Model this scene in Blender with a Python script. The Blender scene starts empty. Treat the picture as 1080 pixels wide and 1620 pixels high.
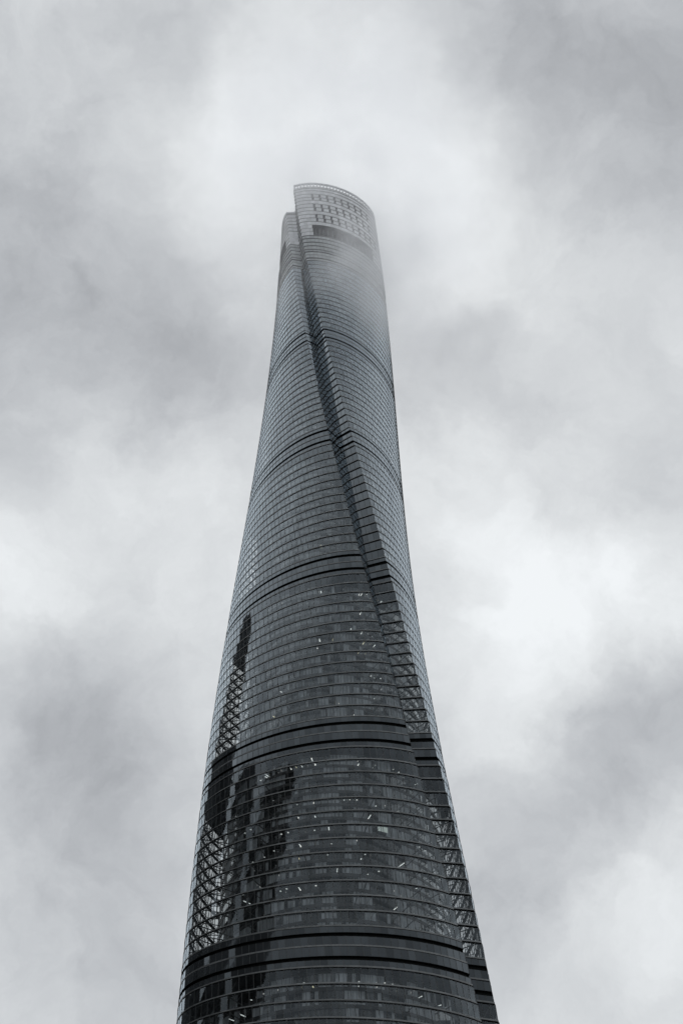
import bpy, math, random
import numpy as np
from mathutils import Matrix, Vector

random.seed(7)
rng = np.random.default_rng(7)
scene = bpy.context.scene
COL = scene.collection

# ------------------------------------------------------------------ camera
CAM_D, CAM_Z = 327.25, 1.6
PITCH, YAW, ROLL = 0.84702, 0.0147967, -0.02367
FPX = 1945.65                      # focal length over a 1620 px tall frame
cy_, sy_, cp_, sp_, cr_, sr_ = math.cos(YAW), math.sin(YAW), math.cos(PITCH), math.sin(PITCH), math.cos(ROLL), math.sin(ROLL)
v_r = np.array([cy_, -sy_, 0.0]); v_f = np.array([sy_*cp_, cy_*cp_, sp_]); v_u = np.array([-sy_*sp_, -cy_*sp_, cp_])
v_R = cr_*v_r + sr_*v_u; v_U = cr_*v_u - sr_*v_r
cam_data = bpy.data.cameras.new('camera'); cam = bpy.data.objects.new('camera', cam_data); COL.objects.link(cam)
cam_data.sensor_fit = 'VERTICAL'; cam_data.sensor_height = 36.0; cam_data.lens = 36.0*FPX/1620.0
cam_data.clip_start = 0.1; cam_data.clip_end = 20000.0
cam.matrix_world = Matrix(((v_R[0], v_U[0], -v_f[0], 0.0), (v_R[1], v_U[1], -v_f[1], -CAM_D),
                           (v_R[2], v_U[2], -v_f[2], CAM_Z), (0, 0, 0, 1)))
scene.camera = cam

# ------------------------------------------------------------------ light
SUN_EL, SUN_AZ = 58.0, 8.0         # the sun stands behind the cloud above the tower
SKY_STRENGTH = 0.1
CLOUD_GAIN = 6.4
scene.view_settings.view_transform = 'Standard'; scene.view_settings.look = 'None'
scene.view_settings.exposure = 0.0; scene.view_settings.gamma = 1.0
scene.view_settings.use_curve_mapping = False

class NT:
    """small helper to write node trees"""
    def __init__(s, tree): s.t = tree; s.n = tree.nodes; s.l = tree.links
    def node(s, kind, **kw):
        n = s.n.new(kind)
        for k, v in kw.items(): setattr(n, k, v)
        return n
    def set(s, sock, v):
        if hasattr(v, 'is_linked') or isinstance(v, bpy.types.NodeSocket): s.l.new(v, sock)
        else: sock.default_value = v
    def math(s, op, a, b=None, c=None, clamp=False):
        n = s.node('ShaderNodeMath', operation=op, use_clamp=clamp)
        s.set(n.inputs[0], a)
        if b is not None: s.set(n.inputs[1], b)
        if c is not None: s.set(n.inputs[2], c)
        return n.outputs[0]
    def vmath(s, op, a, b=None, scale=None, out=0):
        n = s.node('ShaderNodeVectorMath', operation=op)
        s.set(n.inputs[0], a)
        if b is not None: s.set(n.inputs[1], b)
        if scale is not None: s.set(n.inputs['Scale'], scale)
        return n.outputs[out]
    def noise(s, vec, scale, detail=3.0, rough=0.5, out='Fac', dist=0.0):
        n = s.node('ShaderNodeTexNoise'); s.set(n.inputs['Vector'], vec)
        n.inputs['Scale'].default_value = scale; n.inputs['Detail'].default_value = detail
        n.inputs['Roughness'].default_value = rough; n.inputs['Distortion'].default_value = dist
        return n.outputs[out]
    def maprange(s, v, a, b, c, d, interp='SMOOTHSTEP'):
        n = s.node('ShaderNodeMapRange', interpolation_type=interp); s.set(n.inputs['Value'], v)
        for i, x in zip(('From Min', 'From Max', 'To Min', 'To Max'), (a, b, c, d)): s.set(n.inputs[i], x)
        return n.outputs['Result']
    def mix(s, fac, a, b):
        n = s.node('ShaderNodeMix', data_type='RGBA'); s.set(n.inputs[0], fac); s.set(n.inputs[6], a); s.set(n.inputs[7], b)
        return n.outputs[2]

world = bpy.data.worlds.new('World'); scene.world = world; world.use_nodes = True
W = NT(world.node_tree); W.n.clear()
geo = W.node('ShaderNodeTexCoord').outputs['Generated']
sky = W.node('ShaderNodeTexSky', sky_type='NISHITA'); sky.sun_disc = False
sky.sun_elevation = math.radians(SUN_EL); sky.sun_rotation = math.radians(SUN_AZ)
# an overcast deck: billows (azimuth, elevation, angular radius, brightness) with noise-torn edges over cloud noise
BILLOWS = [(3.9,65.6,5.0,0.75), (-12.3,65.1,3.5,0.55), (-4.4,60.4,3.8,0.35), (20.3,61.6,3.5,0.35), (10.4,47.7,3.8,0.5), (14.7,41.9,4.4,0.95),
 (19.2,42.3,2.7,0.5), (-20.0,44.3,3.8,0.62), (-14.0,49.6,3.2,0.35), (16.3,29.9,3.5,0.4), (9.3,67.5,3.5,0.35), (10.6,60.0,4.1,0.3), (21.9,53.7,4.1,0.3),
 (-11.6,42.5,3.5,0.25), (10.5,36.6,3.2,0.15), (-19.4,55.6,5.6,-0.55), (-10.1,55.2,3.2,-0.4), (35.1,63.9,9.0,-0.8),
 (26.6,63.4,4.5,-0.35), (8.3,55.2,2.7,-0.6), (20.7,46.2,3.2,-0.35), (17.5,38.5,4.1,-0.75), (11.3,31.8,4.4,-0.6), (-13.5,37.2,5.3,-0.8), (-15.0,30.4,4.4,-0.35),
 (-13.5,68.1,3.8,-0.35), (18.3,68.8,4.1,-0.35), (17.3,52.1,3.8,-0.25), (-10.7,26.7,4.7,-0.2), (-27.6,61.9,6.0,-0.4)]
wn = W.noise(geo, 5.0, 6.0, 0.62, 'Color')
warp = W.vmath('MULTIPLY_ADD', wn, (0.13, 0.13, 0.13)); W.set(warp.node.inputs[2], geo)
warp = W.vmath('SUBTRACT', warp, (0.065, 0.065, 0.065))
wn2 = W.noise(geo, 17.0, 5.0, 0.6, 'Color')
warp2 = W.vmath('MULTIPLY_ADD', wn2, (0.05, 0.05, 0.05)); W.set(warp2.node.inputs[2], warp)
warp = W.vmath('SUBTRACT', warp2, (0.025, 0.025, 0.025))
tot = None
for az, el, rad, amp in BILLOWS:
    a, e = math.radians(az), math.radians(el)
    c = (math.sin(a)*math.cos(e), math.cos(a)*math.cos(e), math.sin(e))
    d = W.vmath('DISTANCE', warp, c, out=1)
    m = W.maprange(d, 0.0, 2.0*math.radians(rad), amp, 0.0)
    tot = m if tot is None else W.math('ADD', tot, m)
big = W.noise(warp, 4.2, 5.0, 0.55)
fine = W.noise(warp, 8.5, 9.0, 0.6, dist=0.4)
val = W.math('MULTIPLY_ADD', tot, 0.262, 0.642)
val = W.math('ADD', val, W.math('MULTIPLY', W.math('SUBTRACT', big, 0.5), 0.22))
val = W.math('ADD', val, W.math('MULTIPLY', W.math('SUBTRACT', fine, 0.5), 0.40))
val = W.math('MAXIMUM', val, 0.26)
val = W.math('MINIMUM', val, 0.86)
tint = W.mix(W.maprange(val, 0.35, 0.75, 0.0, 1.0), (0.955, 0.994, 1.05, 1), (0.965, 0.998, 1.02, 1))
ccol = W.vmath('SCALE', tint, scale=W.math('MULTIPLY', val, CLOUD_GAIN/0.6))
final = W.mix(0.985, sky.outputs[0], ccol)
bg = W.node('ShaderNodeBackground'); W.l.new(final, bg.inputs['Color']); bg.inputs['Strength'].default_value = SKY_STRENGTH
wo = W.node('ShaderNodeOutputWorld'); W.l.new(bg.outputs[0], wo.inputs['Surface'])
world.cycles.sampling_method = 'MANUAL'; world.cycles.sample_map_resolution = 512

sun_d = bpy.data.lights.new('sun', 'SUN'); sun_d.energy = 0.5; sun_d.angle = math.radians(150); sun_d.color = (1.0, 0.97, 0.93)
sun = bpy.data.objects.new('sun', sun_d); COL.objects.link(sun)
a, e = math.radians(SUN_AZ), math.radians(SUN_EL)
sun.rotation_euler = Vector((math.sin(a)*math.cos(e), math.cos(a)*math.cos(e), math.sin(e))).to_track_quat('Z', 'Y').to_euler()
sun.location = (0, 0, 900)

scene.cycles.transparent_max_bounces = 24
scene.cycles.max_bounces = 8; scene.cycles.diffuse_bounces = 3; scene.cycles.glossy_bounces = 3
scene.cycles.volume_bounces = 3; scene.cycles.volume_step_rate = 0.6; scene.cycles.volume_max_steps = 128
scene.cycles.use_denoising = True

#@@GEOM-BEGIN  (pure maths of the tower)
S0, K1, K2, CC = 51.6145, 0.00139395, -0.0032673, 0.08937
PHI0, TW, DL, DR, RV, DV = -1.08467, -0.00407664, 0.39976, 0.28836, 0.94036, -0.03382
BANDS = [28.0, 96.0, 166.0, 236.04, 309.45, 382.12, 457.06, 531.29]
NFLOOR = [12, 13, 13, 14, 14, 15, 15]
GAP = 6.61
CURL = PHI0 + TW*(-300.0)
def R0(z): return S0*math.exp(-K1*z - K2*(z/100.0)**2)
def PHI(z): return PHI0 + TW*(z-300.0)
def prof(rel, z):
    """point of the rounded triangular plan whose wall normal stands at angle rel from the notch"""
    r, f = R0(z), PHI(z)
    a = 3*rel; p = r*(1+CC*np.cos(a)); dp = -3*r*CC*np.sin(a); s = rel+f
    return np.stack([p*np.cos(s)-dp*np.sin(s), p*np.sin(s)+dp*np.cos(s)], -1)
def valley(z):
    v, f = RV*R0(z), PHI(z)+DV
    return np.array([v*math.cos(f), v*math.sin(f)])
_rel = np.linspace(DR, 2*math.pi-DL, 1441)
def plan(z, w=1.95):
    """closed counter-clockwise polyline of one floor, cut into panels about w wide.
    returns points, number of panels on the main curve, and their rel angle"""
    c = prof(_rel, z)
    s = np.concatenate([[0], np.cumsum(np.hypot(*(c[1:]-c[:-1]).T))])
    n = max(8, int(round(s[-1]/w)))
    t = np.linspace(0, s[-1], n+1)
    rel = np.interp(t, s, _rel)
    pts = prof(rel, z)
    V = valley(z); L = pts[-1]; R = pts[0]
    n2 = max(2, int(round(np.hypot(*(V-L))/w))); n3 = max(2, int(round(np.hypot(*(R-V))/w)))
    a = [L+(V-L)*i/n2 for i in range(1, n2+1)]
    b = [V+(R-V)*i/n3 for i in range(1, n3)]
    allp = np.array(list(pts)+a+b)
    relall = np.concatenate([rel, [2*math.pi-DL+0.001]*n2, [2*math.pi+0.001]*(n3-1)])
    return allp, n, relall
LOFT = 0.45
def plan_top(z0, z1, w=1.95):
    """the head line of the storey z0..z1: the panels lean part of the way towards the next storey's plan"""
    p, n, rel = plan(z0, w); q = p.copy()
    q[:n+1] = prof(rel[:n+1], z1)
    V = valley(z1); L = q[n]; R = q[0]; N = len(p)
    v0 = valley(z0); iv = n+1+int(np.argmin(np.hypot(*(p[n+1:]-v0).T)))
    n2 = iv-n; n3 = N-iv
    for i in range(1, n2+1): q[n+i] = L+(V-L)*i/n2
    for i in range(1, n3): q[iv+i] = V+(R-V)*i/n3
    return p+(q-p)*LOFT
def offset(p, d):
    """mitred outward offset of a closed polyline"""
    nx = np.roll(p, -1, 0)-p
    ln = np.hypot(nx[:, 0], nx[:, 1])[:, None]; nrm = np.stack([nx[:, 1], -nx[:, 0]], -1)/ln
    pv = np.roll(nrm, 1, 0); m = nrm+pv; den = np.maximum(1+np.sum(nrm*pv, 1), 0.35)[:, None]
    return p + d*m/den
ZONES = []            # (z floor lines of each zone)
lo = np.linspace(0.0, BANDS[0]-GAP-2.5, 5); ZONES.append(list(lo))
for i, n in enumerate(NFLOOR):
    ZONES.append(list(np.linspace(BANDS[i]+2.4, BANDS[i+1]-GAP-2.5, n+1)))
CROWN_LOW = [BANDS[-1]+2.4, 537.6, 541.6, 545.6, 549.0]
def RIN(zi):          # radius of the round inner building in zone zi
    return R0(ZONES[zi][-1])*(1-CC)-1.3
SLAB_T = 1.0
#@@GEOM-END

def project(p):
    p = np.asarray(p, float); d = p-np.array([0, -CAM_D, CAM_Z])
    z = d@v_f
    return 540+FPX*(d@v_R)/z, 810-FPX*(d@v_U)/z

# ------------------------------------------------------------------ materials
def new_mat(name):
    m = bpy.data.materials.new(name); m.use_nodes = True
    t = NT(m.node_tree); t.n.clear()
    out = t.node('ShaderNodeOutputMaterial')
    return m, t, out

def simple(name, col, rough=0.5, metal=0.0, vary=0.25, scale=0.35, spec=0.5, attr=True):
    m, t, out = new_mat(name)
    b = t.node('ShaderNodeBsdfPrincipled')
    pos = t.node('ShaderNodeNewGeometry').outputs['Position']
    n1 = t.noise(pos, scale, 4.0, 0.6)
    v = t.maprange(n1, 0.3, 0.7, 1-vary, 1+vary)
    if attr:
        at = t.node('ShaderNodeAttribute'); at.attribute_name = 'rnd'
        v = t.math('MULTIPLY', v, t.math('MULTIPLY_ADD', at.outputs['Fac'], 0.36, 0.82))
    c = t.vmath('SCALE', col, scale=v)
    t.l.new(c, b.inputs['Base Color']); b.inputs['Metallic'].default_value = metal
    t.set(b.inputs['Roughness'], t.maprange(t.noise(pos, scale*3, 3.0), 0.3, 0.7, max(rough-0.08, 0.02), rough+0.08))
    b.inputs['Specular IOR Level'].default_value = spec
    t.l.new(b.outputs[0], out.inputs['Surface'])
    return m

def glass(name, tint, f0, rough, gloss=(0.93, 0.97, 1.0), dust=0.03, body=None):
    """a coated glass sheet: Fresnel mirror over a tinted see-through body with a trace of dust"""
    m, t, out = new_mat(name)
    at = t.node('ShaderNodeAttribute'); at.attribute_name = 'rnd'; rnd = at.outputs['Fac']
    pos = t.node('ShaderNodeNewGeometry').outputs['Position']
    gm = t.node('ShaderNodeNewGeometry')           # Schlick reflectance, the same from both sides of the sheet
    cosv = t.math('ABSOLUTE', t.vmath('DOT_PRODUCT', gm.outputs['Normal'], gm.outputs['Incoming'], out=1))
    f0 = t.math('MULTIPLY_ADD', rnd, f0*0.6, f0*0.7)
    p5 = t.math('POWER', t.math('SUBTRACT', 1.0, cosv), 2.6)
    fr = t.math('ADD', f0, t.math('MULTIPLY', 0.95, p5))
    g = t.node('ShaderNodeBsdfGlossy'); g.inputs['Roughness'].default_value = rough; g.inputs['Color'].default_value = (*gloss, 1)
    bump = t.node('ShaderNodeBump'); bump.inputs['Strength'].default_value = 0.02; bump.inputs['Distance'].default_value = 0.5
    t.l.new(t.noise(pos, 0.5, 2.0), bump.inputs['Height']); t.l.new(bump.outputs[0], g.inputs['Normal'])
    tr = t.node('ShaderNodeBsdfTransparent')
    t.l.new(t.vmath('SCALE', tint, scale=t.math('MULTIPLY_ADD', rnd, 0.12, 0.88)), tr.inputs['Color'])
    df = t.node('ShaderNodeBsdfDiffuse'); df.inputs['Color'].default_value = (0.25, 0.26, 0.26, 1)
    mx0 = t.node('ShaderNodeMixShader'); mx0.inputs[0].default_value = dust
    if body:                                       # opaque: painted on the back
        tr = t.node('ShaderNodeBsdfDiffuse'); t.l.new(t.vmath('SCALE', body, scale=t.math('MULTIPLY_ADD', rnd, 0.4, 0.8)), tr.inputs['Color'])
    t.l.new(tr.outputs[0], mx0.inputs[1]); t.l.new(df.outputs[0], mx0.inputs[2])
    mx = t.node('ShaderNodeMixShader'); t.l.new(fr, mx.inputs[0])
    t.l.new(mx0.outputs[0], mx.inputs[1]); t.l.new(g.outputs[0], mx.inputs[2])
    t.l.new(mx.outputs[0], out.inputs['Surface'])
    return m

def lamp(name, col, strength):
    m, t, out = new_mat(name)
    e = t.node('ShaderNodeEmission'); e.inputs['Color'].default_value = (*col, 1); e.inputs['Strength'].default_value = strength
    t.l.new(e.outputs[0], out.inputs['Surface'])
    m.cycles.emission_sampling = 'NONE'
    return m

M = {}
M['glass'] = glass('curtain_wall_glass', (0.965, 0.985, 0.985), 0.036, 0.03, (0.80, 0.91, 1.0), dust=0.010)
M['inner_glass'] = glass('inner_office_glass', (0.42, 0.47, 0.50), 0.022, 0.06, dust=0.03)
M['blind'] = simple('roller_blind', (0.25, 0.27, 0.29), 0.7)
M['ledge'] = simple('ledge_metal', (0.14, 0.15, 0.155), 0.45, 0.2, 0.2)
M['mullion'] = simple('mullion_metal', (0.035, 0.04, 0.042), 0.5, 0.0, 0.1, attr=False)
M['cladding'] = glass('spandrel_glass', (0.82, 0.88, 0.88), 0.040, 0.06, (0.80, 0.91, 1.0), dust=0.010, body=(0.024, 0.027, 0.030))
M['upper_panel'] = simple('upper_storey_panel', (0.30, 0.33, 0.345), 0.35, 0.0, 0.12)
M['slot'] = simple('louvre_void_and_shade_line', (0.008, 0.009, 0.009), 0.8, 0, 0.1, attr=False, spec=0.1)
M['steel'] = simple('painted_steel', (0.07, 0.075, 0.075), 0.5, 0.0, 0.15, attr=False)
M['fascia'] = simple('slab_fascia', (0.022, 0.024, 0.026), 0.5, 0, 0.2, attr=False)
M['soffit'] = simple('ceiling_tile', (0.11, 0.115, 0.12), 0.8, 0, 0.1, 1.5, attr=False)
M['core'] = simple('core_concrete', (0.06, 0.06, 0.06), 0.8, 0, 0.2, attr=False)
M['crown'] = simple('crown_panel_metal', (0.60, 0.615, 0.64), 0.45, 0.0, 0.12)
M['crown_back'] = simple('crown_backing', (0.05, 0.053, 0.06), 0.7, 0, 0.15, attr=False)
M['lamp'] = lamp('ceiling_lamp', (1.0, 0.97, 0.90), 1.8)
M['lamp_warm'] = lamp('ceiling_lamp_warm', (1.0, 0.86, 0.55), 1.6)
M['neighbour_grey'] = simple('neighbour_grey_stone', (0.10, 0.105, 0.11), 0.6, 0.0, 0.2, attr=False)
M['recess'] = simple('recess_lining', (0.11, 0.115, 0.125), 0.7, 0, 0.3, 0.12, attr=False)
M['lit'] = lamp('lit_room', (0.85, 1.0, 0.95), 0.30)
M['downlight'] = lamp('downlight', (1.0, 0.97, 0.9), 1.1)
M['neighbour'] = simple('neighbour_dark_glass', (0.02, 0.022, 0.024), 0.25, 0.0, 0.2, attr=False)
M['ground'] = simple('city_ground', (0.07, 0.07, 0.068), 0.8, 0, 0.4, 0.02, attr=False)

# ------------------------------------------------------------------ mesh helpers
def make(name, verts, faces, mats, parent=None, rnd=None, fmat=None, smooth=False, kind=None):
    me = bpy.data.meshes.new(name)
    me.from_pydata([tuple(map(float, v)) for v in verts], [], faces)
    for m in (mats if isinstance(mats, (list, tuple)) else [mats]): me.materials.append(m)
    if fmat is not None: me.polygons.foreach_set('material_index', fmat)
    at = me.attributes.new('rnd', 'FLOAT', 'FACE')
    at.data.foreach_set('value', rnd if rnd is not None else [random.random()]*len(faces))
    if smooth: me.polygons.foreach_set('use_smooth', [True]*len(faces))
    me.update()
    o = bpy.data.objects.new(name, me); COL.objects.link(o)
    if parent: o.parent = parent
    if kind: o['kind'] = kind
    return o

class Buf:
    def __init__(s): s.v = []; s.f = []; s.r = []; s.m = []
    def add(s, vs, fs, rnd=None, mat=0):
        b = len(s.v); s.v += [tuple(v) for v in vs]; r = random.random() if rnd is None else rnd
        for f in fs: s.f.append(tuple(i+b for i in f)); s.r.append(r); s.m.append(mat)
    def build(s, name, mats, parent=None, kind=None, smooth=False):
        return make(name, s.v, s.f, mats, parent, s.r, s.m, smooth, kind)

def ring(pts_levels, zs):
    """closed ring of cross-section levels: each level a polyline (n,2) with height(s); consecutive levels are joined, last joined to first"""
    n = len(pts_levels[0]); k = len(pts_levels); V = []; Fc = []
    for p, z in zip(pts_levels, zs):
        zz = z if hasattr(z, '__len__') else [z]*n
        V += [(p[i, 0], p[i, 1], zz[i]) for i in range(n)]
    for a in range(k):
        b = (a+1) % k
        for i in range(n):
            j = (i+1) % n
            Fc.append((a*n+i, a*n+j, b*n+j, b*n+i))
    return V, Fc

def plate(a, b, n2, z0, z1, depth, a2=None, b2=None):
    """wall panel from a to b (2d), heights z0..z1 (may be pairs), real thickness: outer face and four edges"""
    z0 = z0 if hasattr(z0, '__len__') else (z0, z0); z1 = z1 if hasattr(z1, '__len__') else (z1, z1)
    a2 = a if a2 is None else a2; b2 = b if b2 is None else b2
    ai, bi, aj, bj = a-n2*depth, b-n2*depth, a2-n2*depth, b2-n2*depth
    V = [(a[0], a[1], z0[0]), (b[0], b[1], z0[1]), (b2[0], b2[1], z1[1]), (a2[0], a2[1], z1[0]),
         (ai[0], ai[1], z0[0]), (bi[0], bi[1], z0[1]), (bj[0], bj[1], z1[1]), (aj[0], aj[1], z1[0])]
    Fc = [(0, 1, 2, 3), (0, 4, 5, 1), (1, 5, 6, 2), (2, 6, 7, 3), (3, 7, 4, 0)]
    return V, Fc

def tube(buf, a, b, r, n=5):
    a = np.asarray(a, float); b = np.asarray(b, float); d = b-a; L = np.linalg.norm(d)
    if L < 1e-6: return
    d /= L; u = np.cross(d, (0, 0, 1.0)) if abs(d[2]) < 0.9 else np.cross(d, (1.0, 0, 0)); u /= np.linalg.norm(u); w = np.cross(d, u)
    V = []
    for p in (a, b):
        for i in range(n):
            t = 2*math.pi*i/n; V.append(p+r*(math.cos(t)*u+math.sin(t)*w))
    buf.add(V, [(i, (i+1) % n, n+(i+1) % n, n+i) for i in range(n)], 0.5)

# ------------------------------------------------------------------ ground
g = make('ground', [(-9000, -9000, 0), (9000, -9000, 0), (9000, 9000, 0), (-9000, 9000, 0)], [(0, 1, 2, 3)], M['ground'])
g['kind'] = 'structure'

# ------------------------------------------------------------------ the tower
tower = bpy.data.objects.new('skyscraper', None); COL.objects.link(tower)
tower['label'] = 'tall twisting dark glass skyscraper with a spiralling notch, its top veiled in mist'
tower['category'] = 'skyscraper'

cand_glass, cand_clad, cand_upper = [], [], []       # (pixel area, verts, faces, rnd)
mull = Buf()
CAMP = np.array([0, -CAM_D, CAM_Z])

def pix_area(V):
    q = np.array(V[:4]); nrm = np.cross(q[1]-q[0], q[3]-q[0])
    if np.dot(nrm, CAMP-q.mean(0)) <= 0: return 0.0
    x, y = project(q)
    if x.max() < 0 or x.min() > 1080 or y.min() > 1612 or y.max() < 0: return 0.0
    return 0.5*abs((x[2]-x[0])*(y[3]-y[1])-(x[3]-x[1])*(y[2]-y[0]))

def wall_row(z0, z1, zp, out_list, w=1.95, depth=0.14, gap=0.05, mullions=True, zt=None, flank=None):
    """one storey of upright panels on the plan of height zp"""
    p, n, rel = plan(zp, w); N = len(p); pt = plan_top(zp, zt or z1, w)
    for i in range(N):
        a, b = p[i], p[(i+1) % N]; c2, d2 = pt[i], pt[(i+1) % N]; t = b-a; L = np.hypot(*t); t = t/L; n2 = np.array([t[1], -t[0]])
        o = random.uniform(-0.010, 0.010)
        V, Fc = plate(a+t*gap+n2*o, b-t*gap-n2*o, n2, z0, z1, depth, c2+t*gap+n2*o, d2-t*gap-n2*o)
        (out_list if i < n or flank is None else flank).append((pix_area(V), V, Fc, random.random()))
        if mullions:
            k = n2*0.05; h = t*0.055; c = n2*0.14
            vs = [a-h-c, a-h+k, a+h+k, a+h-c]; ws = [q+c2-a for q in vs]
            mull.add([(q[0], q[1], z0) for q in vs]+[(q[0], q[1], z1) for q in ws], [(0, 1, 5, 4), (1, 2, 6, 5), (2, 3, 7, 6)], 0.5)

def ledge(name, z0, z1, zp, o_out, o_in, mat, parent=tower, head=None):
    p = plan(zp)[0] if head is None else plan_top(zp, head)
    po, pi = offset(p, o_out), offset(p, -o_in)
    V, Fc = ring([pi, po, po, pi], [z0, z0, z1, z1])
    return make(name, V, Fc, mat, parent)

floors = []                           # (zone, z0, z1)
for zi, zl in enumerate(ZONES):
    for j in range(len(zl)-1):
        z0, z1 = zl[j], zl[j+1]
        floors.append((zi, z0, z1))
        wall_row(z0+0.40, z1-0.14, z0, cand_glass, flank=cand_clad if z0 > 305 else None)
        ledge('floor_ledge', z0-0.02, z0+0.38, z0, 0.14, 0.40, M['ledge'])
        ledge('ledge_shade_line', z1-(0.30 if z0 < 300 else 0.38), z1-0.03, z0, 0.05, 0.25, M['slot'], head=z1)  # near-black strip painting in the shade line under the ledge above
for zb in BANDS:
    zl, zm = zb-GAP, zb-GAP/2
    for (a, b) in ((zl-2.5+0.40, zl-0.50), (zl+0.55, zm-0.12), (zm+0.40, zb-0.50), (zb+0.55, zb+2.4-0.12)):
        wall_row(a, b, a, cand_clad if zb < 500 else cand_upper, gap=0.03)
    ledge('floor_ledge', zl-2.52, zl-2.08, zl-2.5, 0.14, 0.40, M['ledge'])
    ledge('floor_ledge', zm-0.02, zm+0.42, zm, 0.14, 0.40, M['ledge'])
    for zc in (zl, zb):
        s = ledge('louvre_slot', zc-0.6, zc+0.62, zc, -0.55, 1.2, M['slot'])
        s['label'] = 'black recessed louvre slot ringing the mechanical floors'
        ledge('slot_lip', zc-0.54, zc-0.44, zc-0.5, 0.06, 0.5, M['slot'])
        ledge('slot_lip', zc+0.46, zc+0.58, zc+0.5, 0.12, 0.5, M['slot'])
    # solid service storeys behind the cladding
    p, n, rel = plan(zb-3.0, 4.0)
    V, Fc = [], []
    pa = offset(plan(zl-2.5, 4.0)[0], -0.9); pb = offset(plan(zb+2.4, 4.0)[0], -0.9)
    for pp, zz in ((pa, zl-2.2), (pb, zb+2.2)):
        b0 = len(V); V += [(q[0], q[1], zz) for q in pp]
        Fc.append(tuple(range(b0, b0+len(pp))) if zz > zb else tuple(reversed(range(b0, b0+len(pp)))))
    make('mechanical_floor', V, Fc, M['crown_back'], tower)

# ------------------------------------------------------------------ the round inner building and the atrium steel
inner = make('inner_tower', *(lambda: ([(0.42*R0(z)*math.cos(t), 0.42*R0(z)*math.sin(t), z) for z in (0, 300, 560) for t in np.linspace(0, 2*math.pi, 48, endpoint=False)],
        [(k*48+i, k*48+(i+1) % 48, (k+1)*48+(i+1) % 48, (k+1)*48+i) for k in range(2) for i in range(48)]))(), M['core'], tower)
NS = 112
ang = np.linspace(0, 2*math.pi, NS, endpoint=False)
circ = np.stack([np.cos(ang), np.sin(ang)], -1)
inner_glaz = Buf(); struts = Buf()
slab_mesh = {}
for k, (zi, z0, z1) in enumerate(floors):
    r = RIN(zi)
    # ceiling slab of this storey: fascia and soffit
    V, Fc = ring([circ*(r*0.40), circ*(r+0.10), circ*(r+0.10), circ*(r*0.40)], [z1-SLAB_T, z1-SLAB_T, z1, z1])
    make('floor_slab', V, Fc, [M['soffit'], M['fascia']], inner, fmat=[0]*NS+[1]*NS+[0]*NS+[1]*NS)
    npan = int(round(2*math.pi*r/1.05))
    ph = random.random()
    run = 0; bl = False
    for i in range(npan):
        t0, t1 = 2*math.pi*(i+ph)/npan, 2*math.pi*(i+1+ph)/npan
        if run <= 0: run = random.randint(1, 3); bl = random.random() < 0.42
        run -= 1
        e = 0.06/r
        a = np.array([math.cos(t0+e), math.sin(t0+e)])*r; b = np.array([math.cos(t1-e), math.sin(t1-e)])*r
        if (a[1] > r*0.72): continue      # the far side is never seen behind the core
        n2 = (a+b)/np.linalg.norm(a+b)
        V, Fc = plate(a, b, n2, z0+0.02, z1-SLAB_T, 0.1)
        inner_glaz.add(V, Fc, None, 1 if bl else 0)
    # hoop of steel pipe hung inside the outer skin, with struts back to the slab
    if 60 < z0:
        p, n, rel = plan(z0, 3.9)
        q = offset(p, -0.95); zc = z0+0.15
        rr = 0.12; q1, q2 = offset(p, -0.95+rr), offset(p, -0.95-rr)
        V, Fc = ring([q1, q, q2, q], [zc, zc-rr, zc, zc+rr])
        make('ring_beam', V, Fc, M['steel'], tower)
        qn = offset(plan(z1, 3.9)[0], -0.95)
        for i in range(0, len(q), 4):
            if z0 > 300 and i > n: continue      # the notch itself stays clear higher up
            d = np.hypot(*q[i]); dirr = q[i]/d
            if d-r > 1.5:
                s = dirr*(r+0.05)
                tube(struts, (*s, z0-0.25), (*q[i], zc), 0.15 if z0 < 300 else 0.10)
                j = (i+4) % len(q); s2 = q[j]/np.hypot(*q[j])*(r+0.05)
                if d-r > 3.0:
                    m2 = min(range(len(qn)), key=lambda m: (qn[m][0]-q[(i+1) % len(q)][0])**2+(qn[m][1]-q[(i+1) % len(q)][1])**2)
                    tube(struts, (*q[i], zc), (*qn[m2], z1+0.15), 0.055 if z0 < 300 else 0.05)
inner_glaz.build('inner_glazing', [M['inner_glass'], M['blind']], inner, 'stuff')
struts.build('atrium_struts', M['steel'], tower, 'stuff')

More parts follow.
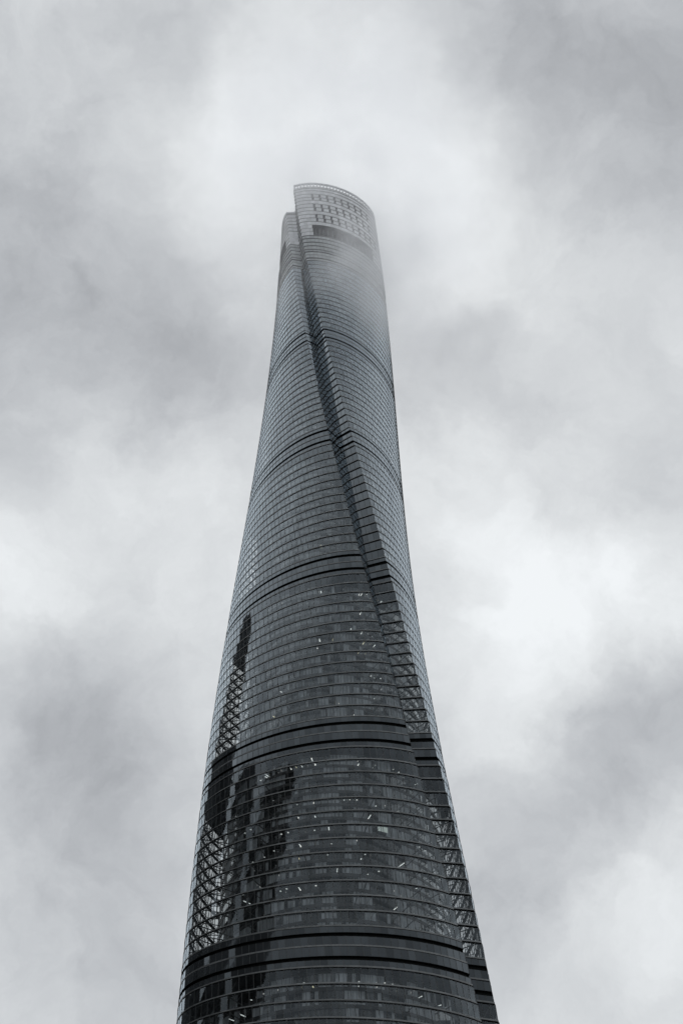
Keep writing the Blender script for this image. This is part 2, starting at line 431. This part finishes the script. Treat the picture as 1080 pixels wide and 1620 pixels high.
#@@LIGHTS
CEILING_LIGHTS = [
    (55,-96.6,3.24,2.2,0), (55,-126.6,2.95,1.6,0), (55,-69.5,2.8,2.8,0), (55,-68.0,1.96,2.8,0), (55,-60.5,2.89,2.2,1), (55,-52.3,2.42,1.6,0),
    (53,-69.0,3.16,2.8,0), (51,-76.7,2.37,1.6,0), (51,-68.6,3.11,2.4,0), (51,-60.3,2.6,2.2,0), (50,-97.9,3.52,1.6,0), (50,-88.7,3.21,1.6,1),
    (50,-67.5,3.35,3.4,1), (50,-59.7,3.12,2.8,0), (50,-97.7,3.46,2.8,0), (47,-106.3,4.08,3.4,1), (44,-97.3,4.13,2.8,0), (44,-131.1,3.61,3.4,1),
    (41,-100.2,4.57,2.2,0), (41,-107.9,4.8,2.8,0), (41,-114.5,3.91,1.6,0), (41,-129.2,3.23,3.4,0), (44,-97.4,4.25,1.6,1), (44,-88.0,3.6,2.4,1),
    (41,-75.1,4.57,2.4,0), (41,-66.0,4.04,3.4,0), (41,-58.0,3.73,2.8,0), (41,-91.2,4.72,2.2,0), (41,-99.8,4.83,3.4,0), (41,-130.7,3.88,2.8,0),
    (37,-109.4,3.56,3.4,0), (37,-100.2,4.79,1.6,0), (36,-92.5,4.16,2.8,0), (35,-108.6,4.46,2.2,0), (35,-100.5,4.7,2.4,1), (34,-108.7,4.28,3.4,1),
    (33,-88.2,3.93,2.2,0), (33,-133.7,3.77,2.8,0), (32,-108.8,4.31,1.6,0), (32,-138.6,1.35,2.4,0), (35,-131.3,4.59,3.4,0), (41,-57.9,4.0,2.8,0),
    (41,-36.4,2.84,2.2,0), (34,-74.7,5.29,1.6,0), (34,-52.3,3.04,3.4,0), (28,-100.6,6.39,3.4,1), (28,-79.0,5.94,3.4,0), (28,-70.6,6.02,3.4,0),
    (28,-53.9,3.86,2.4,0), (28,-47.8,5.35,3.4,0), (27,-122.0,0.95,1.6,0), (27,-133.6,1.85,3.4,0), (27,-139.7,1.85,3.4,0), (28,-35.6,3.68,2.2,0),
    (38,-84.0,3.19,0.45,1), (38,-81.0,2.79,0.45,0), (38,-77.2,2.68,0.45,0), (38,-68.7,4.13,0.45,1), (38,-67.7,3.14,0.45,0), (38,-66.2,4.85,0.45,0),
    (38,-65.3,3.83,0.45,0), (38,-61.2,2.65,0.45,0), (38,-52.1,2.88,0.45,0), (38,-30.6,2.23,0.45,0), (38,-28.4,2.22,0.45,0), (36,-38.1,2.08,0.45,0),
    (36,-33.5,1.92,0.45,1), (33,-71.1,4.9,0.45,1), (34,-82.3,2.55,0.45,1), (35,-78.0,2.89,0.45,0), (32,-55.9,5.17,0.45,0), (32,-51.8,3.74,0.45,0),
    (34,-78.5,2.25,0.45,0), (34,-73.8,2.31,0.45,0), (41,-146.7,2.67,0.45,0), (41,-138.7,2.78,0.45,0), (41,-135.0,2.92,0.45,0), (37,-136.4,0.55,0.45,1),
    (37,-140.6,0.4,0.45,1), (36,-110.9,2.41,0.45,1), (36,-100.6,4.47,0.45,0), (36,-96.4,2.22,0.45,1), (36,-114.9,3.05,0.45,1), (36,-118.8,2.79,0.45,0),
    (35,-123.3,3.05,0.45,0), (37,-116.6,5.01,0.45,1), (35,-139.1,3.1,0.45,1), (33,-102.7,2.21,0.45,0), (33,-107.5,2.21,0.45,1), (33,-127.8,4.9,0.45,0),
    (32,-106.3,2.36,0.45,0), (33,-119.0,2.23,0.45,0), (32,-115.0,2.89,0.45,0), (32,-118.8,3.1,0.45,0), (32,-101.3,2.57,0.45,1), (33,-139.8,3.27,0.45,0),
    (34,-93.2,3.37,0.45,0), (35,-91.2,5.08,0.45,1), (50,-79.3,2.6,0.45,1), (51,-76.3,3.37,0.45,0), (47,-71.8,2.54,0.45,0), (47,-62.7,2.82,0.45,1),
    (47,-59.6,3.32,0.45,0), (47,-55.8,2.35,0.45,0), (45,-61.9,3.7,0.45,1), (45,-60.7,3.05,0.45,1), (41,-80.1,2.41,0.45,1), (41,-76.4,2.17,0.45,0),
    (41,-51.3,1.93,0.45,1), (41,-55.3,1.73,0.45,0), (28,-82.2,3.75,0.45,0), (28,-79.6,3.74,0.45,0), (28,-75.9,3.52,0.45,1), (28,-72.2,3.47,0.45,0),
    (28,-68.8,3.28,0.45,0), (28,-65.1,3.3,0.45,0), (28,-61.3,3.26,0.45,1), (28,-54.0,2.99,0.45,0), (26,-83.3,5.21,0.45,0), (28,-116.9,4.39,0.45,0),
    (28,-109.1,4.17,0.45,0), (28,-106.5,3.52,0.45,0), (28,-103.7,3.52,0.45,1), (28,-68.4,2.75,0.45,0), (28,-64.8,2.75,0.45,0), (28,-61.3,3.2,0.45,0),
    (28,-124.1,4.11,0.45,0), (28,-132.1,4.53,0.45,0),]
for _ in range(46):                  # a few more fittings lit here and there on the same storeys
    CEILING_LIGHTS.append((random.randint(31, 58), round(random.uniform(-150, -35), 1), round(random.uniform(0.9, 4.5), 2), random.choice([0.45, 0.45, 1.2, 1.8, 2.4]), int(random.random() < 0.25)))
for k, azd, dep, ln, kind in CEILING_LIGHTS:
    zi, z0, z1 = floors[k]; r = RIN(zi); t = math.radians(azd); z = z1-SLAB_T-0.10
    d = np.array([math.cos(t), math.sin(t)]); s = np.array([-d[1], d[0]])
    c = d*(r-dep)
    hw = 0.12 if ln > 0.8 else 0.2
    P8 = []
    for zz in (z, z+0.08):
        for (u, w) in ((-1, -1), (1, -1), (1, 1), (-1, 1)):
            q = c+d*u*ln/2+s*w*hw; P8.append((q[0], q[1], zz))
    make('ceiling_light', P8, [(3, 2, 1, 0), (4, 5, 6, 7), (0, 1, 5, 4), (1, 2, 6, 5), (2, 3, 7, 6), (3, 0, 4, 7)],
         M['downlight'] if ln < 0.8 else M['lamp_warm'] if kind else M['lamp'], inner)

LIT_PANES = [(36, -67.3, 0.8), (36, -65.0, 1.1), (36, -63.4, 0.45)]
for k, azd, wdt in LIT_PANES:
    zi, z0, z1 = floors[k]; r = RIN(zi)+0.05; t0, t1 = math.radians(azd-wdt), math.radians(azd+wdt)
    a = np.array([math.cos(t0), math.sin(t0)])*r; b = np.array([math.cos(t1), math.sin(t1)])*r
    V, Fc = plate(a, b, (a+b)/np.linalg.norm(a+b), z0+1.3, z1-SLAB_T-0.5, 0.04)
    make('lit_window', V, Fc, M['lit'], inner)

# ------------------------------------------------------------------ storeys under the crown
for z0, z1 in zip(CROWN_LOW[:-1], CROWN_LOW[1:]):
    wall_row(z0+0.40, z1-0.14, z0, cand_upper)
    ledge('ledge_shade_line', z1-(0.30 if z0 < 300 else 0.38), z1-0.03, z0, 0.05, 0.25, M['slot'], head=z1)  # ledge shade drawn as a near-black strip here too
    ledge('floor_ledge', z0-0.02, z0+0.38, z0, 0.30, 0.45, M['ledge'])

def split(cands, piece, mass, mat, limit=300):
    order = sorted(range(len(cands)), key=lambda i: -cands[i][0])
    top = [i for i in order[:limit] if cands[i][0] > 20]
    st = set(top)
    for i in sorted(top):
        a, V, Fc, r = cands[i]
        c = np.mean(np.array(V), 0)
        o = make(piece, [tuple(np.array(v)-c) for v in V], Fc, mat, tower, [r]*len(Fc)); o.location = c
    b = Buf()
    for i, (a, V, Fc, r) in enumerate(cands):
        if i not in st: b.add(V, Fc, r)
    b.build(mass, mat, tower, 'stuff')
split(cand_glass, 'glass_panel', 'curtain_wall_glazing', M['glass'])
split(cand_clad, 'cladding_panel', 'service_floor_cladding', M['cladding'])
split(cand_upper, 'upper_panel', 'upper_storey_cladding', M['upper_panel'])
mull.build('mullions', M['mullion'], tower, 'stuff')

# ------------------------------------------------------------------ crown
A_END = math.radians(205)
def ztopA(rel):
    return np.interp(np.degrees(rel), [0, 16.5, 40, 60, 98, 140, 205], [614.5, 614.0, 612, 610, 606, 604, 601])
def zmapA(z, rel): return 561+(z-561)*(ztopA(rel)-561)/(614.0-561)
def ztopB(rel): return np.interp(np.degrees(rel), [205, 310, 330, 337, 345], [600, 595, 592, 590, 590])

crown_root = bpy.data.objects.new('crown', None); COL.objects.link(crown_root); crown_root.parent = tower
crown_root['label'] = 'pale panelled crown cut off along a rising spiral'
ROWS_A = [561, 565.3, 569.6, 574.0, 578.2, 582.5, 587.0, 591.4, 595.5, 599.6, 603.9, 607.4, 609.4]
SLOTTED = {1, 2, 4, 5, 7, 8}
crown_mass = Buf(); back = Buf()
OPEN_A = (math.radians(31.5), math.radians(80)); OPEN_B = (math.radians(262), math.radians(324.5))

def crown_panel(a, b, n2, z0, z1, part):
    V, Fc = plate(a, b, n2, z0, z1, 0.5)
    if part:
        c = np.mean(np.array(V), 0)
        o = make('crown_panel', [tuple(np.array(v)-c) for v in V], Fc, M['crown'], crown_root); o.location = c
    else: crown_mass.add(V, Fc)

def crown_row(z0, z1, wing, slotted, z_of):
    p, n, rel = plan(z0, 1.95); N = len(p)
    relx = np.where(rel > 2*math.pi, 0.2, rel)
    i = 0
    while i < N:
        r = rel[i]
        inA = (r < A_END) or (r > 2*math.pi)
        if inA != (wing == 'A'): i += 1; continue
        step = 2 if (slotted and OPEN_A[0]-0.02 < r < math.radians(84) and i+2 <= n) else 1
        a, b = p[i], p[(i+step) % N]
        t = (b-a)/np.hypot(*(b-a)); n2 = np.array([t[1], -t[0]])
        ra, rb = relx[i], relx[(i+step) % N]
        if wing == 'A' and i < n and rb < ra: rb = ra
        za, zb2 = z_of(z0, ra), z_of(z0, rb); ya, yb = z_of(z1, ra), z_of(z1, rb)
        if wing == 'B':
            ya = min(ya, ztopB(ra)-2.2); yb = min(yb, ztopB(rb)-2.2)
            if ya <= za+0.3 or yb <= zb2+0.3: i += step; continue
        gl, gr = (0.03, 1.2) if step == 2 else (0.03, 0.03)
        V = plate(a+t*gl, b-t*gr, n2, (za+0.16, zb2+0.16), (ya-0.10, yb-0.10), 0.5)[0]
        crown_panel(a+t*gl, b-t*gr, n2, (za+0.2, zb2+0.2), (ya-0.2, yb-0.2), step == 2)
        # backing wall behind the joints
        k = n2*0.85
        back.add([(a[0]-k[0], a[1]-k[1], za), (b[0]-k[0], b[1]-k[1], zb2), (b[0]-k[0], b[1]-k[1], ya), (a[0]-k[0], a[1]-k[1], ya)], [(0, 1, 2, 3)], 0.5)
        # dark head joint of the row
        q = n2*0.04; vs = [a-n2*0.45, a+q, b+q, b-n2*0.45]; zz = [ya, ya, yb, yb]
        sill.add([(v[0], v[1], h-0.62) for v, h in zip(vs, zz)]+[(v[0], v[1], h-0.12) for v, h in zip(vs, zz)], [(3, 2, 1, 0), (4, 5, 6, 7), (1, 2, 6, 5)], 0.5)
        # thin sill under the row
        q = n2*0.14; m_ = n2*0.7
        vs = [a-m_, a+q, b+q, b-m_]; zz = [za, za, zb2, zb2]
        sill.add([(v[0], v[1], h-0.25) for v, h in zip(vs, zz)]+[(v[0], v[1], h+0.24) for v, h in zip(vs, zz)],
                 [(3, 2, 1, 0), (4, 5, 6, 7), (1, 2, 6, 5)], 0.5)
        i += step
sill = Buf()
for j in range(len(ROWS_A)-1):
    crown_row(ROWS_A[j], ROWS_A[j+1], 'A', j in SLOTTED, zmapA)
for z0 in np.arange(561.0, 600, 4.2):
    crown_row(z0, z0+4.2, 'B', False, lambda z, r: z)
# storeys beside the observation openings (549 to 561)
for j in range(3):
    z0, z1 = 549+4*j, 553+4*j
    p, n, rel = plan(z0, 1.95); N = len(p)
    for i in range(N):
        r = rel[i]
        if OPEN_A[0] < r < OPEN_A[1] or OPEN_B[0] < r < OPEN_B[1]: continue
        a, b = p[i], p[(i+1) % N]; t = (b-a)/np.hypot(*(b-a)); n2 = np.array([t[1], -t[0]])
        V, Fc = plate(a+t*0.03, b-t*0.03, n2, z0+0.3, z1-0.1, 0.5); crown_mass.add(V, Fc)
        k = n2*0.85
        back.add([(a[0]-k[0], a[1]-k[1], z0), (b[0]-k[0], b[1]-k[1], z0), (b[0]-k[0], b[1]-k[1], z1), (a[0]-k[0], a[1]-k[1], z1)], [(0, 1, 2, 3)], 0.5)
        q = n2*0.2; m_ = n2*0.7; vs = [a-m_, a+q, b+q, b-m_]
        sill.add([(v[0], v[1], z0-0.08) for v in vs]+[(v[0], v[1], z0+0.26) for v in vs], [(3, 2, 1, 0), (4, 5, 6, 7), (1, 2, 6, 5)], 0.5)
crown_mass.build('crown_cladding', M['crown'], crown_root, 'stuff')
back.build('crown_backing', M['crown_back'], crown_root)
sill.build('crown_sills', M['fascia'], crown_root, 'stuff')
# recessed wall, deck and soffit of the observation openings
pd = offset(plan(549, 3.0)[0], -0.6); pt = offset(plan(549, 3.0)[0], -5.5)
V, Fc = ring([pt, pt], [548.9, 561.2]); make('recess_wall', V, Fc[:len(pt)], M['recess'], crown_root)
for k in range(13):                 # slender columns standing in the openings
    c = prof(np.array([OPEN_A[0]+(OPEN_A[1]-OPEN_A[0])*(k+0.5)/13]), 549)[0]; c = c*(1-2.6/np.hypot(*c))
    cb = Buf(); tube(cb, (*c, 549.0), (*c, 561.0), 0.28, 8); cb.build('column', M['recess'], crown_root)
make('deck', [(q[0], q[1], 549.05) for q in pd], [tuple(range(len(pd)))], M['crown_back'], crown_root)
ps = offset(plan(561, 3.0)[0], -0.2)
make('soffit', [(q[0], q[1], 561.02) for q in ps], [tuple(reversed(range(len(ps))))], M['crown_back'], crown_root)
# open parapet: posts and coping
post = Buf()
def parapet(wing, zbase, ztop, zp):
    p, n, rel = plan(zp, 1.75); N = len(p)
    relx = np.where(rel > 2*math.pi, 0.2, rel); cop = Buf()
    for i in range(N):
        r = rel[i]; inA = (r < A_END) or (r > 2*math.pi)
        if inA != (wing == 'A'): continue
        if wing == 'B' and r > 2*math.pi-DL: pass
        a, b = p[i], p[(i+1) % N]; t = (b-a)/np.hypot(*(b-a)); n2 = np.array([t[1], -t[0]])
        rb = relx[(i+1) % N]
        if wing == 'A' and i < n: rb = max(rb, relx[i])
        ta, tb = ztop(relx[i]), ztop(rb if rb > 0.1 else relx[i]); za = zbase(relx[i])
        c = a+t*0.75
        V, Fc = plate(a, c+t*0.05, n2, za-0.1, ta-1.2, 0.3); post.add(V+[], Fc+[(7, 6, 5, 4)], 0.5)
        vs = [a-n2*0.5, a+n2*0.15, b+n2*0.15, b-n2*0.5]; zs = [ta, ta, tb, tb]
        cop.add([(v[0], v[1], h-1.3) for v, h in zip(vs, zs)]+[(v[0], v[1], h) for v, h in zip(vs, zs)],
                [(3, 2, 1, 0), (4, 5, 6, 7), (1, 2, 6, 5), (0, 4, 7, 3)], 0.5)
    cop.build('coping', M['crown'], crown_root)
parapet('A', lambda r: zmapA(609.4, r), ztopA, 609)
parapet('B', lambda r: ztopB(r)-2.4, ztopB, 590)
post.build('parapet_posts', M['crown'], crown_root, 'stuff')

# ------------------------------------------------------------------ the neighbour mirrored in the lower glass
def office_tower(x, y, rz, half, h, nfl, label, half2=None, taper=((0.0, 1.0), (1.0, 0.9)), mat='neighbour'):
    half2 = half2 or half
    root = bpy.data.objects.new('office_tower', None); COL.objects.link(root); root.location = (x, y, 0); root.rotation_euler = (0, 0, rz)
    root['label'] = label; root['category'] = 'high-rise'
    def sq(hx, ch, z):
        hy = half2*tp(z)+(hx-hf(z))
        return np.array([(hx-ch, -hy), (hx, -hy+ch), (hx, hy-ch), (hx-ch, hy), (-hx+ch, hy), (-hx, hy-ch), (-hx, -hy+ch), (-hx+ch, -hy)])
    def tp(z): return float(np.interp(z/h, [a for a, _ in taper], [b for _, b in taper]))
    def hf(z): return half*(1-0.10*(z/h))
    V, Fc = [], []
    lv = [a*h for a, _ in taper]
    for z in lv: V += [(p[0], p[1], z) for p in sq(hf(z), 5, z)]
    Fc = [(8*k+i, 8*k+(i+1) % 8, 8*k+8+(i+1) % 8, 8*k+8+i) for k in range(len(lv)-1) for i in range(8)]+[tuple(range(len(V)-8, len(V)))]
    make('wall', V, Fc, M[mat], root)
    for k in range(1, nfl):
        z = h*k/nfl; a = sq(hf(z)+0.25, 5, z); b = sq(hf(z)-0.3, 5, z)
        V, Fc = ring([b, a, a, b], [z, z, z+0.7, z+0.7]); make('floor_band', V, Fc, M['fascia'], root)
    for (sx, sy) in ((1, 1), (-1, 1), (-1, -1), (1, -1)):
        for (u, w) in ((1, 0.62), (0.62, 1)):
            V = []
            for z in lv:
                c = np.array([sx*u*hf(z), sy*w*half2*tp(z)])
                V += [(c[0]+q[0], c[1]+q[1], z) for q in ((-0.9, -0.9), (0.9, -0.9), (0.9, 0.9), (-0.9, 0.9))]
            make('pier', V, [(4*k+i, 4*k+(i+1) % 4, 4*k+4+(i+1) % 4, 4*k+4+i) for k in range(len(lv)-1) for i in range(4)]+[tuple(range(len(V)-4, len(V)))], M['fascia'], root)
    a, b = sq(hf(h)*0.8, 4, h), sq(hf(h)*0.74, 4, h)
    V, Fc = ring([b, a, a, b], [h, h, h+9, h+9]); make('roof_parapet', V, Fc, M['fascia'], root)
office_tower(-161.0, -183.0, math.radians(49), 39.0, 366.0, 82, 'dark square high-rise mirrored as a black vertical strip in the lower glass')
office_tower(-216.0, -104.0, math.radians(25), 34.0, 372.0, 83, 'grey stone high-rise mirrored between the two dark strips in the lower left glass', mat='neighbour_grey')
office_tower(-224.0, 20.0, 0.0, 31.0, 474.0, 102, 'broad dark high-rise narrowing upwards, mirrored along the lower left edge of the glass', 76.0,
             ((0.0, 1.0), (0.70, 1.0), (0.845, 0.66), (1.0, 0.32)))

# ------------------------------------------------------------------ low cloud drifting round the top
def ellipsoid(name, c, rad, nu=32, nv=16):
    V = [(0, 0, 1)]; Fc = []
    for j in range(1, nv):
        th = math.pi*j/nv
        for i in range(nu):
            ph = 2*math.pi*i/nu; V.append((math.sin(th)*math.cos(ph), math.sin(th)*math.sin(ph), math.cos(th)))
    V.append((0, 0, -1)); last = len(V)-1
    for i in range(nu):
        k = (i+1) % nu
        Fc.append((0, 1+i, 1+k)); Fc.append((last, last-nu+k, last-nu+i))
        for j in range(nv-2):
            a = 1+j*nu; Fc.append((a+i, a+nu+i, a+nu+k, a+k))
    o = make(name, V, Fc, M['cloud'], None, kind='stuff'); o.location = c; o.scale = rad
    return o
WISPS = [((23, -46, 480), 36, 0.028), ((8, -50, 488), 20, 0.016), ((38, -38, 450), 24, 0.012), ((-27, -44, 468), 20, 0.016)]
m, t, out = new_mat('low_cloud_mist')
pv = t.node('ShaderNodeVolumePrincipled'); pv.inputs['Color'].default_value = (0.97, 0.98, 1.0, 1); pv.inputs['Anisotropy'].default_value = 0.7
oc = t.node('ShaderNodeTexCoord').outputs['Object']
ps_ = t.node('ShaderNodeNewGeometry').outputs['Position']
rr = t.vmath('LENGTH', oc, out=1)
fall = t.maprange(rr, 0.45, 0.98, 1.0, 0.0)
sep = t.node('ShaderNodeSeparateXYZ'); t.l.new(ps_, sep.inputs[0])
hgt = t.maprange(sep.outputs['Z'], 400.0, 640.0, 0.0, 1.0, 'LINEAR')
side = t.maprange(sep.outputs['X'], -20.0, 60.0, 0.85, 1.15)
nz = t.maprange(t.noise(ps_, 0.032, 5.0, 0.62), 0.40, 0.63, 0.10, 2.2)
den = t.math('MULTIPLY', t.math('MULTIPLY', fall, hgt), t.math('MULTIPLY', nz, side))
base = t.math('MULTIPLY', den, 0.0058)
torn = t.vmath('MULTIPLY_ADD', t.noise(ps_, 0.045, 5.0, 0.62, 'Color'), (80.0, 80.0, 80.0)); t.set(torn.node.inputs[2], ps_)
torn = t.vmath('SUBTRACT', torn, (40.0, 40.0, 40.0))
for c, r, d in WISPS:
    w = t.maprange(t.vmath('DISTANCE', torn, c, out=1), 0.0, r, d, 0.0)
    base = t.math('ADD', base, w)
t.l.new(base, pv.inputs['Density'])
t.l.new(pv.outputs[0], out.inputs['Volume']); M['cloud'] = m
cl = ellipsoid('low_cloud', (8, -45, 575), (100, 100, 175))
cl['label'] = 'thin grey cloud drifting round the top of the skyscraper'; cl['category'] = 'cloud'
